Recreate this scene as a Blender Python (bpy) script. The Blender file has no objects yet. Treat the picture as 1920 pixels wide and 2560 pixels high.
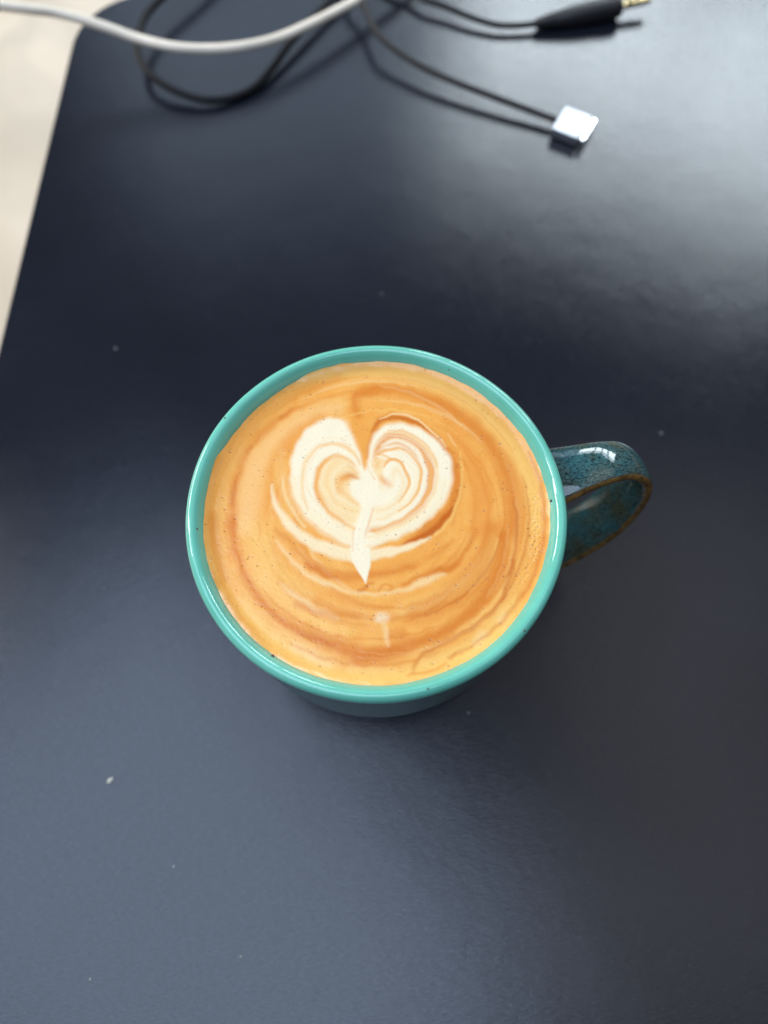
import bpy, bmesh, math, random
import numpy as np
from mathutils import Vector, Matrix

scene = bpy.context.scene
COL = scene.collection
R = math.radians
random.seed(4)

# ------------------------------------------------------------------ camera
cam_d = bpy.data.cameras.new("camera")
cam = bpy.data.objects.new("camera", cam_d)
COL.objects.link(cam)
cam.location = (0.00185, -0.06273, 0.24025)
cam.rotation_euler = (R(21.2), 0, 0)
cam_d.sensor_fit = 'HORIZONTAL'
cam_d.sensor_width = 36
cam_d.lens = 34.69
cam_d.clip_start = 0.005
cam_d.clip_end = 20
cam_d.dof.use_dof = True
cam_d.dof.focus_distance = 0.172
cam_d.dof.aperture_fstop = 10.0
scene.camera = cam

# ------------------------------------------------------------------ light
w = bpy.data.worlds.new("World")
scene.world = w
w.use_nodes = True
bg = w.node_tree.nodes['Background']
bg.inputs[0].default_value = (0.80, 0.86, 1.0, 1)
bg.inputs[1].default_value = 0.07

scene.view_settings.view_transform = 'Standard'
scene.view_settings.look = 'None'
scene.view_settings.exposure = 0
scene.view_settings.gamma = 1


def lamp(name, center, normal, up, sx, sy, power, colr):
    """rectangular area lamp at center, shining along normal, local y along up"""
    d = bpy.data.lights.new(name, 'AREA')
    d.shape = 'RECTANGLE'
    d.size = sx
    d.size_y = sy
    d.energy = power
    d.color = colr
    o = bpy.data.objects.new(name, d)
    COL.objects.link(o)
    z = -Vector(normal).normalized()
    y = Vector(up)
    y = (y - z * y.dot(z)).normalized()
    x = y.cross(z)
    o.matrix_world = Matrix((x, y, z)).transposed().to_4x4()
    o.location = center
    return o


def window(name, az, el, dist, target, panes, pw, ph, gap, power, colr):
    """a row of window panes seen in direction az/el from the target point"""
    d = Vector((math.cos(R(az)) * math.cos(R(el)), math.sin(R(az)) * math.cos(R(el)), math.sin(R(el))))
    c = Vector(target) + d * dist
    n = -Vector((d.x, d.y, d.z))
    side = Vector((-math.sin(R(az)), math.cos(R(az)), 0))
    for i in range(panes):
        k = i - (panes - 1) / 2
        lamp(name, c + side * k * (pw + gap), n, (0, 0, 1), pw, ph, power / panes, colr)


# window straight ahead on the right: glare on the mat, shadows of the cables; its upper half is dimmer
window("far_window_light", 64.5, 33, 1.6, (0.05, 0.2, 0), 4, 0.20, 0.32, 0.045, 16.5, (0.82, 0.93, 1.0))
window("far_window_upper_light", 64.5, 41.6, 1.6, (0.05, 0.2, 0), 4, 0.20, 0.17, 0.045, 3.6, (0.82, 0.93, 1.0))
# low window on the left
window("left_window_light", 152, 24, 1.8, (0, 0, 0.08), 4, 0.17, 0.38, 0.03, 22, (1.0, 0.90, 0.78))
# small lamp added higher up, for glints on the coffee's right edge
window("left_upper_glint_light", 163, 41, 1.6, (0, 0, 0.08), 2, 0.12, 0.22, 0.03, 6.5, (1.0, 0.95, 0.88))
# dim fill lamp added beyond the desk, carries the mat's glare further left
window("far_fill_light", 98, 36, 1.5, (-0.05, 0.2, 0), 1, 0.75, 0.55, 0, 2.4, (0.64, 0.80, 1.0))
# dim overhead fill lamp, added to lift the dark right side of the mat
lamp("right_fill_light", (0.72, 0.05, 1.5), (0, 0, -1), (0, 1, 0), 0.8, 1.3, 3.0, (1.0, 0.95, 0.90))
# large overhead lamp panel, left and behind the viewer, shaped for the mat's sheen
e1 = Vector((0.63, -0.776, 0)); e2 = Vector((-0.776, -0.63, 0))
sk_h = 1.4
sk_c = (Vector((-0.335, 0.413, 0)) + e1 * 0.475 + e2 * 0.40) * sk_h
lamp("overhead_panel", (sk_c.x, sk_c.y, sk_h), (0, 0, -1), e1, 0.80 * sk_h, 0.95 * sk_h, 26.5, (0.60, 0.75, 1.0))


# ------------------------------------------------------------------ helpers
def tag(o, label=None, cat=None, group=None, kind=None):
    if label: o['label'] = label
    if cat: o['category'] = cat
    if group: o['group'] = group
    if kind: o['kind'] = kind
    return o


def empty(name, loc, label, cat, group=None):
    o = bpy.data.objects.new(name, None)
    o.empty_display_size = 0.01
    COL.objects.link(o)
    o.location = loc
    return tag(o, label, cat, group)


def link(name, me, m, parent=None, smooth=True):
    o = bpy.data.objects.new(name, me)
    COL.objects.link(o)
    me.materials.append(m)
    if smooth:
        me.polygons.foreach_set('use_smooth', [True] * len(me.polygons))
    if parent is not None:
        o.parent = parent
        o.matrix_parent_inverse = Matrix.Translation(parent.location).inverted()
    return o


def mesh(name, verts, faces):
    me = bpy.data.meshes.new(name)
    me.from_pydata([tuple(v) for v in verts], [], faces)
    me.update()
    return me


def catmull(P, n):
    P = np.asarray(P, float)
    Q = np.vstack([2 * P[0] - P[1], P, 2 * P[-1] - P[-2]])
    out = []
    for i in range(len(P) - 1):
        t = np.linspace(0, 1, n, endpoint=False)[:, None]
        a, b, c, d = Q[i], Q[i + 1], Q[i + 2], Q[i + 3]
        out.append(.5 * (2 * b + (c - a) * t + (2 * a - 5 * b + 4 * c - d) * t ** 2 + (3 * b - a - 3 * c + d) * t ** 3))
    out.append(P[-1:])
    return np.vstack(out)


def grid_faces(n, m, closed_m=True, closed_n=False):
    f = []
    for i in range(n if closed_n else n - 1):
        i2 = (i + 1) % n
        for j in range(m if closed_m else m - 1):
            j2 = (j + 1) % m
            f.append((i * m + j, i * m + j2, i2 * m + j2, i2 * m + j))
    return f


def tube(path, rad, seg=16, caps=True):
    """round tube along a polyline; rad may be a list"""
    P = np.asarray(path, float)
    n = len(P)
    rad = np.broadcast_to(rad, (n,))
    T = np.gradient(P, axis=0)
    T /= np.linalg.norm(T, axis=1)[:, None]
    N = np.cross(T[0], [0, 0, 1.0]); N /= np.linalg.norm(N)
    V = []
    for i in range(n):
        N = N - T[i] * N.dot(T[i]); N /= np.linalg.norm(N)
        B = np.cross(T[i], N)
        for j in range(seg):
            a = 2 * math.pi * j / seg
            V.append(P[i] + rad[i] * (math.cos(a) * N + math.sin(a) * B))
    F = grid_faces(n, seg)
    if caps:
        F.append(tuple(range(seg))[::-1])
        F.append(tuple((n - 1) * seg + j for j in range(seg)))
    return V, F


def lathe(prof, seg, wob=None):
    """prof: (r,z) in metres; open profile"""
    V = []
    for k, (r, z) in enumerate(prof):
        for j in range(seg):
            a = 2 * math.pi * j / seg
            dr = wob(a, k) if wob else 0
            V.append(((r + dr) * math.cos(a), (r + dr) * math.sin(a), z))
    return V, [f[::-1] for f in grid_faces(len(prof), seg)]


def smooth_profile(pts, n=6):
    return catmull(pts, n) / 1000.0


# ------------------------------------------------------------------ materials
def mat(name):
    m = bpy.data.materials.new(name)
    m.use_nodes = True
    nt = m.node_tree
    b = nt.nodes['Principled BSDF']
    return m, nt, b


def node(nt, t, **kw):
    n = nt.nodes.new(t)
    for k, v in kw.items():
        if k in n.inputs:
            n.inputs[k].default_value = v
        else:
            setattr(n, k, v)
    return n


def ramp(nt, src, stops):
    r = nt.nodes.new('ShaderNodeValToRGB')
    e = r.color_ramp.elements
    while len(e) > 1: e.remove(e[0])
    e[0].position = stops[0][0]; e[0].color = (*stops[0][1], 1)
    for p, c in stops[1:]:
        q = e.new(p); q.color = (*c, 1)
    nt.links.new(src, r.inputs[0])
    return r.outputs[0]


def noise(nt, scale, detail=3, rough=.5, vec=None, dist=0):
    n = node(nt, 'ShaderNodeTexNoise', Scale=scale, Detail=detail, Roughness=rough, Distortion=dist)
    if vec is not None: nt.links.new(vec, n.inputs['Vector'])
    return n.outputs['Fac']


def coords(nt, rot=(0, 0, 0), scale=(1, 1, 1)):
    tc = nt.nodes.new('ShaderNodeTexCoord')
    mp = node(nt, 'ShaderNodeMapping')
    mp.inputs['Rotation'].default_value = rot
    mp.inputs['Scale'].default_value = scale
    nt.links.new(tc.outputs['Object'], mp.inputs[0])
    return mp.outputs[0]


def bump(nt, b, h, strength, dist, prev=None):
    n = node(nt, 'ShaderNodeBump', Strength=strength, Distance=dist)
    nt.links.new(h, n.inputs['Height'])
    if prev is not None: nt.links.new(prev, n.inputs['Normal'])
    nt.links.new(n.outputs[0], b.inputs['Normal'])
    return n.outputs[0]


def mixc(nt, fac, a, b_):
    n = nt.nodes.new('ShaderNodeMix'); n.data_type = 'RGBA'
    for sock, v in ((n.inputs[0], fac), (n.inputs[6], a), (n.inputs[7], b_)):
        if hasattr(v, 'is_linked'): nt.links.new(v, sock)
        elif isinstance(v, tuple): sock.default_value = (*v, 1)
        else: sock.default_value = v
    return n.outputs[2]


def plain(name, colr, rough, metal=0.0, nscale=None, nstr=.1, ndist=.0002, coat=0):
    m, nt, b = mat(name)
    b.inputs['Base Color'].default_value = (*colr, 1)
    b.inputs['Roughness'].default_value = rough
    b.inputs['Metallic'].default_value = metal
    b.inputs['Coat Weight'].default_value = coat
    if nscale:
        v = coords(nt)
        f = noise(nt, nscale, 4, .6, v)
        bump(nt, b, f, nstr, ndist)
        dark = tuple(c * .82 for c in colr)
        nt.links.new(ramp(nt, noise(nt, nscale * .13, 3, .6, v), [(.3, dark), (.7, colr)]), b.inputs['Base Color'])
    return m


# table: pale cream laminate
M_table, nt, b = mat("cream_marble")
v = coords(nt)
wvn = node(nt, 'ShaderNodeMapping')
wvn.inputs['Location'].default_value = (.35, .08, 0)
nt.links.new(v, wvn.inputs[0])
cloud = ramp(nt, noise(nt, 6.5, 3, .5, wvn.outputs[0], .7), [(.36, (.44, .36, .265)), (.50, (.54, .455, .345)), (.62, (.61, .525, .41))])
vein = ramp(nt, noise(nt, 4.0, 4, .5, wvn.outputs[0], 1.4), [(.46, (0, 0, 0)), (.5, (.38, .38, .38)), (.54, (0, 0, 0))])
nt.links.new(mixc(nt, vein, cloud, (.36, .32, .25)), b.inputs['Base Color'])
b.inputs['Roughness'].default_value = .42
bump(nt, b, noise(nt, 900, 3, .5, v), .05, .0002)

# desk mat: dark navy vinyl leather with fine creases running up to the right
M_mat, nt, b = mat("navy_vinyl_leather")
v0 = coords(nt)
vs = coords(nt, rot=(0, 0, R(-52)), scale=(1, 5.5, 1))
cl = noise(nt, 14, 5, .6, v0, .3)
base = ramp(nt, cl, [(.3, (.0080, .0095, .0145)), (.7, (.0105, .0125, .0185))])
fleck = noise(nt, 210, 2, .5, coords(nt, rot=(0, 0, R(-52)), scale=(1, 2.6, 1)))
base = mixc(nt, ramp(nt, fleck, [(.66, (0, 0, 0)), (.82, (.35, .35, .35))]), base, (.024, .027, .033))
nt.nodes.remove(b)
dif = node(nt, 'ShaderNodeBsdfDiffuse')
glo = node(nt, 'ShaderNodeBsdfAnisotropic')
glo.distribution = 'BECKMANN'
fre = node(nt, 'ShaderNodeFresnel', IOR=1.5)
mx = node(nt, 'ShaderNodeMixShader')
grain = noise(nt, 620, 4, .65, vs, .6)   # leather creases reflect less than the ridges between them
gr = node(nt, 'ShaderNodeMapRange')
for k_, v_ in ((1, .3), (2, .7), (3, .80), (4, 1.16)):
    gr.inputs[k_].default_value = v_
nt.links.new(grain, gr.inputs[0])
gm = node(nt, 'ShaderNodeMath', operation='MULTIPLY')
nt.links.new(fre.outputs[0], gm.inputs[0]); nt.links.new(gr.outputs[0], gm.inputs[1])
nt.links.new(gm.outputs[0], mx.inputs[0])
nt.links.new(dif.outputs[0], mx.inputs[1])
nt.links.new(glo.outputs[0], mx.inputs[2])
nt.links.new(mx.outputs[0], nt.nodes['Material Output'].inputs['Surface'])
nt.links.new(base, dif.inputs['Color'])
nt.links.new(ramp(nt, noise(nt, 38, 5, .62, v0, .4), [(.25, (.162, .162, .162)), (.75, (.208, .208, .208))]), glo.inputs['Roughness'])
p1 = bump(nt, dif, noise(nt, 430, 4, .6, vs, .5), .13, .0005)
p2 = bump(nt, dif, noise(nt, 1900, 3, .6, v0), .10, .00025, p1)
p3 = bump(nt, dif, noise(nt, 45, 3, .5, v0), .05, .003, p2)
for q in (glo, fre):
    nt.links.new(p3, q.inputs['Normal'])
M_matedge = plain("navy_mat_edge", (.018, .02, .026), .6, 0, 700, .1)

# turquoise glossy glaze for rim and inside
M_glaze, nt, b = mat("turquoise_glaze")
v = coords(nt)
c1_ = ramp(nt, noise(nt, 60, 4, .6, v), [(.3, (.105, .385, .29)), (.7, (.14, .455, .355))])
spk = node(nt, 'ShaderNodeTexVoronoi', Scale=190.0)
nt.links.new(v, spk.inputs['Vector'])
pick = ramp(nt, spk.outputs['Distance'], [(.0, (1, 1, 1)), (.09, (1, 1, 1)), (.13, (0, 0, 0))])
sel = ramp(nt, noise(nt, 95, 1, .5, v), [(.555, (0, 0, 0)), (.575, (1, 1, 1))])
mul = node(nt, 'ShaderNodeMath', operation='MULTIPLY')
nt.links.new(pick, mul.inputs[0]); nt.links.new(sel, mul.inputs[1])
nt.links.new(mixc(nt, mul.outputs[0], c1_, (.06, .05, .02)), b.inputs['Base Color'])
b.inputs['Roughness'].default_value = .06
b.inputs['IOR'].default_value = 1.52
bump(nt, b, noise(nt, 260, 2, .5, v), .06, .0004)

# outside: dark teal reactive glaze
M_outer, nt, b = mat("dark_teal_reactive_glaze")
v = coords(nt, scale=(1, 1, 2.2))
f = noise(nt, 120, 6, .68, v, .8)
nt.links.new(ramp(nt, f, [(.28, (.010, .020, .020)), (.42, (.022, .060, .058)), (.58, (.036, .098, .096)), (.75, (.065, .105, .085))]), b.inputs['Base Color'])
b.inputs['Roughness'].default_value = .22
bump(nt, b, noise(nt, 300, 3, .5, v), .06, .0004)

# handle: same glaze, mottled, breaking to rust brown on the edges
M_handle, nt, b = mat("mottled_teal_glaze_brown_edges")
at = node(nt, 'ShaderNodeVertexColor', layer_name='edge')
v = coords(nt)
f = noise(nt, 2300, 4, .65, coords(nt, rot=(0, 0, R(-15)), scale=(.55, 1, 1)))
teal = ramp(nt, f, [(.36, (.003, .011, .012)), (.45, (.022, .066, .072)), (.6, (.038, .110, .118)), (.72, (.065, .155, .155))])
oliv = ramp(nt, f, [(.38, (.008, .012, .009)), (.5, (.050, .055, .036)), (.7, (.10, .105, .070))])
teal = mixc(nt, ramp(nt, noise(nt, 105, 3, .6, v), [(.40, (0, 0, 0)), (.64, (1, 1, 1))]), teal, oliv)
ed = node(nt, 'ShaderNodeMath', operation='ADD')
wv = node(nt, 'ShaderNodeMath', operation='MULTIPLY_ADD')
wv.inputs[1].default_value = .5; wv.inputs[2].default_value = -.25
nt.links.new(noise(nt, 240, 4, .6, v), wv.inputs[0])
nt.links.new(at.outputs[0], ed.inputs[0]); nt.links.new(wv.outputs[0], ed.inputs[1])
brown = ramp(nt, noise(nt, 420, 3, .6, v), [(.3, (.050, .026, .008)), (.7, (.20, .105, .025))])
nt.links.new(mixc(nt, ramp(nt, ed.outputs[0], [(.45, (0, 0, 0)), (.68, (1, 1, 1))]), teal, brown), b.inputs['Base Color'])
b.inputs['Roughness'].default_value = .06
bump(nt, b, noise(nt, 420, 3, .5, v), .08, .0004)

# coffee: colour pattern of the poured foam is on the mesh
M_coffee, nt, b = mat("coffee_foam")
at = node(nt, 'ShaderNodeVertexColor', layer_name='foam')
v = coords(nt)
nt.links.new(at.outputs[0], b.inputs['Base Color'])
wet = node(nt, 'ShaderNodeMath', operation='MULTIPLY_ADD')
wet.inputs[1].default_value = -.15; wet.inputs[2].default_value = .23
nt.links.new(at.outputs[1], wet.inputs[0])
nt.links.new(wet.outputs[0], b.inputs['Roughness'])
b.inputs['Specular IOR Level'].default_value = .38
b.inputs['Subsurface Weight'].default_value = 0.0
p1 = bump(nt, b, noise(nt, 2600, 3, .6, v), .10, .0002)
bump(nt, b, noise(nt, 700, 2, .5, v), .06, .0004, p1)

M_white = plain("cream_cable_plastic", (.84, .74, .60), .35, 0, 300, .04)
M_cable_shade = plain("taupe_cable_shade", (.20, .175, .14), .5, 0, 300, .04)  # cream cable with shade put into its colour
M_black = plain("black_rubber", (.005, .005, .006), .5, 0, 600, .08)
M_black.node_tree.nodes["Principled BSDF"].inputs["Specular IOR Level"].default_value = .2
M_jack = plain("black_moulded_plastic", (.009, .009, .011), .48, 0, 900, .08)
M_gold = plain("gold_plating", (.92, .72, .36), .22, 1.0)
M_ring = plain("black_insulator", (.01, .01, .01), .4)
M_alu = plain("satin_aluminium", (.42, .43, .46), .42, 1.0, 2500, .04)
M_alu2 = plain("polished_aluminium", (.93, .93, .92), .2, 1.0)
M_lint = plain("pale_lint", (.40, .39, .34), .8)
M_dust = plain("grey_dust", (.12, .125, .13), .9)

# braided cord: woven relief around a grey-brown fabric
M_braid, nt, b = mat("dark_braided_fabric")
v = coords(nt)
wv = node(nt, 'ShaderNodeTexVoronoi', Scale=1500.0)
nt.links.new(v, wv.inputs['Vector'])
nt.links.new(ramp(nt, wv.outputs['Distance'], [(.1, (.026, .023, .022)), (.6, (.008, .008, .009))]), b.inputs['Base Color'])
b.inputs['Roughness'].default_value = .75
bump(nt, b, wv.outputs['Distance'], .4, -.0003)


# ------------------------------------------------------------------ table and mat
TZ = -0.0022
bm = bmesh.new()
bmesh.ops.create_cube(bm, size=1)
bmesh.ops.scale(bm, vec=(1.5, 0.9, 0.028), verts=bm.verts)
bmesh.ops.translate(bm, vec=(0.25, 0.12, TZ - 0.014), verts=bm.verts)
bmesh.ops.bevel(bm, geom=bm.edges[:], offset=.003, segments=3, affect='EDGES')
me = bpy.data.meshes.new("table"); bm.to_mesh(me); bm.free()
tb = link("table", me, M_table, smooth=False)
tag(tb, "pale cream tabletop showing as a bright strip left of the navy mat", "table")


def rounded_outline(x0, x1, y0, y1, r, shear, n=14):
    pts = []
    for cx, cy, a0 in ((x1 - r, y1 - r, 0), (x0 + r, y1 - r, 90), (x0 + r, y0 + r, 180), (x1 - r, y0 + r, 270)):
        for k in range(n + 1):
            a = R(a0 + 90 * k / n)
            x, y = cx + r * math.cos(a), cy + r * math.sin(a)
            pts.append((x + shear * y, y))
    return pts


MAT_T = .0020
def inset_ring(d, z):
    return [(x, y, z) for x, y in rounded_outline(-.1465 + d, .62 - d, -.30 + d, .297 - d, .035 - d, .017)]
rings = [inset_ring(.0003, TZ + .0002), inset_ring(0, TZ + .0006), inset_ring(0, -.0007), inset_ring(.0002, -.00025), inset_ring(.0006, 0)]
n = len(rings[0])
V = [p for r in rings for p in r]
F = grid_faces(len(rings), n)
me = mesh("desk_mat", V, F)
bm = bmesh.new(); bm.from_mesh(me)
bm.verts.ensure_lookup_table()
bm.faces.new([bm.verts[(len(rings) - 1) * n + j] for j in range(n)])
bm.faces.new([bm.verts[j] for j in range(n)][::-1])
bmesh.ops.recalc_face_normals(bm, faces=bm.faces[:])
bm.to_mesh(me); bm.free()
dm = link("desk_mat", me, M_mat, smooth=False)
tag(dm, "dark navy leather desk mat with rounded corner lying under the cup", "desk mat")

# ------------------------------------------------------------------ mug
mug = empty("mug", (0, 0, 0), "turquoise glazed ceramic mug full of latte, with brown edged handle", "mug")
SEG = 160
under = [(0.01, 2.2), (12, 2.2), (22.5, 2.0), (24.3, .3), (25.3, 0), (26.6, .25), (27.6, 1.2), (29.6, 4), (33.6, 9), (37.2, 15), (39.9, 22), (41.6, 29), (42.4, 37)]
wall = []
z = 39.0
while z < 76.2:
    rr = 42.5 - .35 * ((z - 46) / 30) ** 2 * (1 if z > 46 else 0)
    wall.append((rr + .11 * math.sin((z - 39) * 2 * math.pi / 3.1), z))
    z += .775
prof = np.vstack([smooth_profile(under, 4), np.array(wall) / 1000.0, np.array([(42.2, 76.9), (41.4, 77.3)]) / 1000.0])
V, F = lathe(prof, SEG)
body = link("body", mesh("body", V, F), M_outer, mug)
body['label'] = "dark teal outer wall with faint throwing ridges"

lip = [(42.0, 76.7), (42.75, 77.0), (43.45, 77.9), (43.9, 79.2), (44.0, 80.6), (43.75, 81.6), (43.2, 82.25), (42.5, 82.5), (41.8, 82.3),
       (41.15, 81.7), (40.6, 80.8), (40.15, 79.9), (39.7, 78.6), (39.2, 76), (38.6, 70), (37.8, 58), (36.8, 42), (34, 22), (28, 10), (14, 6.5), (.01, 6)]
prof = smooth_profile(lip, 5)
ph = [random.uniform(0, 6.28) for _ in range(6)]
def wob(a, k):
    return .00006 * (math.sin(3 * a + ph[0]) + .7 * math.sin(5 * a + ph[1]) + .5 * math.sin(9 * a + ph[2]))
V, F = lathe(prof, SEG, wob)
lining = link("lining", mesh("lining", V, F), M_glaze, mug)
lining['label'] = "glossy turquoise rim and inside wall"

# little brown pinholes in the glaze of the rim: (angle, index on the lip profile)
M_pin = plain("brown_pinhole", (.055, .032, .012), .35)
for a_, r_, s_ in ((2.6, 40.75, .34), (237, 40.6, .40), (-42, 43.2, .26), (187.5, 41.2, .30), (148, 43.0, .26), (64, 41.0, .22), (285, 42.6, .22)):
    kk = int(np.argmin(np.abs(prof[8:70, 0] * 1000 - r_))) + 8 if r_ < 42.5 else int(np.argmin(np.abs(prof[8:45, 0] * 1000 - r_) + (prof[8:45, 1] * 1000 < 81.2) * 9)) + 8
    p_ = Vector((prof[kk, 0] * math.cos(R(a_)), prof[kk, 0] * math.sin(R(a_)), prof[kk, 1]))
    bm = bmesh.new()
    bmesh.ops.create_icosphere(bm, subdivisions=2, radius=s_ / 1000)
    for vv in bm.verts:
        vv.co *= 1 + random.uniform(-.15, .15)
        vv.co.z *= .55
    bmesh.ops.rotate(bm, matrix=Matrix.Rotation(R(a_), 3, 'Z'), verts=bm.verts)
    bmesh.ops.translate(bm, vec=p_, verts=bm.verts)
    me = bpy.data.meshes.new("glaze_speck"); bm.to_mesh(me); bm.free()
    link("glaze_speck", me, M_pin, lining)

# handle: a flat strap swept round a loop, rounded section
HP = [(40,71,16.5,5.5,0),(44,72,16,5.2,0),(49,73,14.8,4.8,0),(54,73.6,13.2,4.6,0),(59.5,73.4,12,4.5,0),(65,71.2,11.6,4.4,.2),(69,66.5,12.4,4.4,.9),(70.8,59.5,13.6,4.4,1.6),(70.8,48,14.6,4.4,2.2),(68.4,36,15.2,4.5,2.5),(62.5,25,15.6,4.7,2.7),(54,17,16,5,2.8),(44,12.5,16.5,5.4,2.8),(34,11,17,6,2.8)]
path = catmull(HP, 10)
az = R(15)
U = np.array([math.cos(az), math.sin(az), 0]); W = np.array([-math.sin(az), math.cos(az), 0]); Z = np.array([0, 0, 1.0])
pts = (path[:, :1] * U + path[:, 1:2] * Z) / 1000.0
T = np.gradient(pts, axis=0); T /= np.linalg.norm(T, axis=1)[:, None]
NS = 36
V = []; ecol = []
for i in range(len(pts)):
    nrm = np.cross(W, T[i])      # in the loop's plane
    if i == 0: s0 = 1 if nrm.dot(Z) > 0 else -1
    nrm *= s0
    tw = R(9) * max(0, min(1, (path[i, 1] - 45) / 20)) * max(0, min(1, (path[i, 0] - 42) / 8))
    Wt = W * math.cos(tw) - nrm * math.sin(tw); Nt = nrm * math.cos(tw) + W * math.sin(tw)
    hw = path[i, 2] / 2000.0; off = -W * path[i, 4] / 1000.0; th = path[i, 3] / 2000.0
    for j in range(NS):
        a = 2 * math.pi * j / NS
        ca, sa = math.cos(a), math.sin(a)
        xx = math.copysign(abs(ca) ** .8, ca); yy = math.copysign(abs(sa) ** .95, sa)
        V.append(pts[i] + off + Wt * hw * xx + Nt * th * yy)
        e = max(0, (abs(xx) - .72) / .28)
        # far edge of the strap keeps more glaze than the near one
        ecol.append((e if xx < 0 else e * .55) * (1 if yy < .75 else .8))
F = grid_faces(len(pts), NS)
F.append(tuple(range(NS))[::-1]); F.append(tuple((len(pts) - 1) * NS + j for j in range(NS)))
me = mesh("handle", V, F)
ca_ = me.color_attributes.new('edge', 'FLOAT_COLOR', 'POINT')
ca_.data.foreach_set('color', np.repeat(np.array(ecol)[:, None], 4, 1).ravel())
bm = bmesh.new(); bm.from_mesh(me); bmesh.ops.recalc_face_normals(bm, faces=bm.faces[:]); bm.to_mesh(me); bm.free()
hd = link("handle", me, M_handle, mug)
hd['label'] = "mottled teal strap handle with rust brown edges"

# ------------------------------------------------------------------ coffee
PAL = dict(M=(.785, .685, .485), N=(.785, .625, .375), K=(.78, .55, .265), P=(.765, .43, .155), L=(.785, .455, .125), B=(.735, .32, .062), O=(.68, .245, .04), D=(.575, .16, .016), E=(.44, .085, .007))
PAL = {k: np.array(c) for k, c in PAL.items()}
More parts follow.
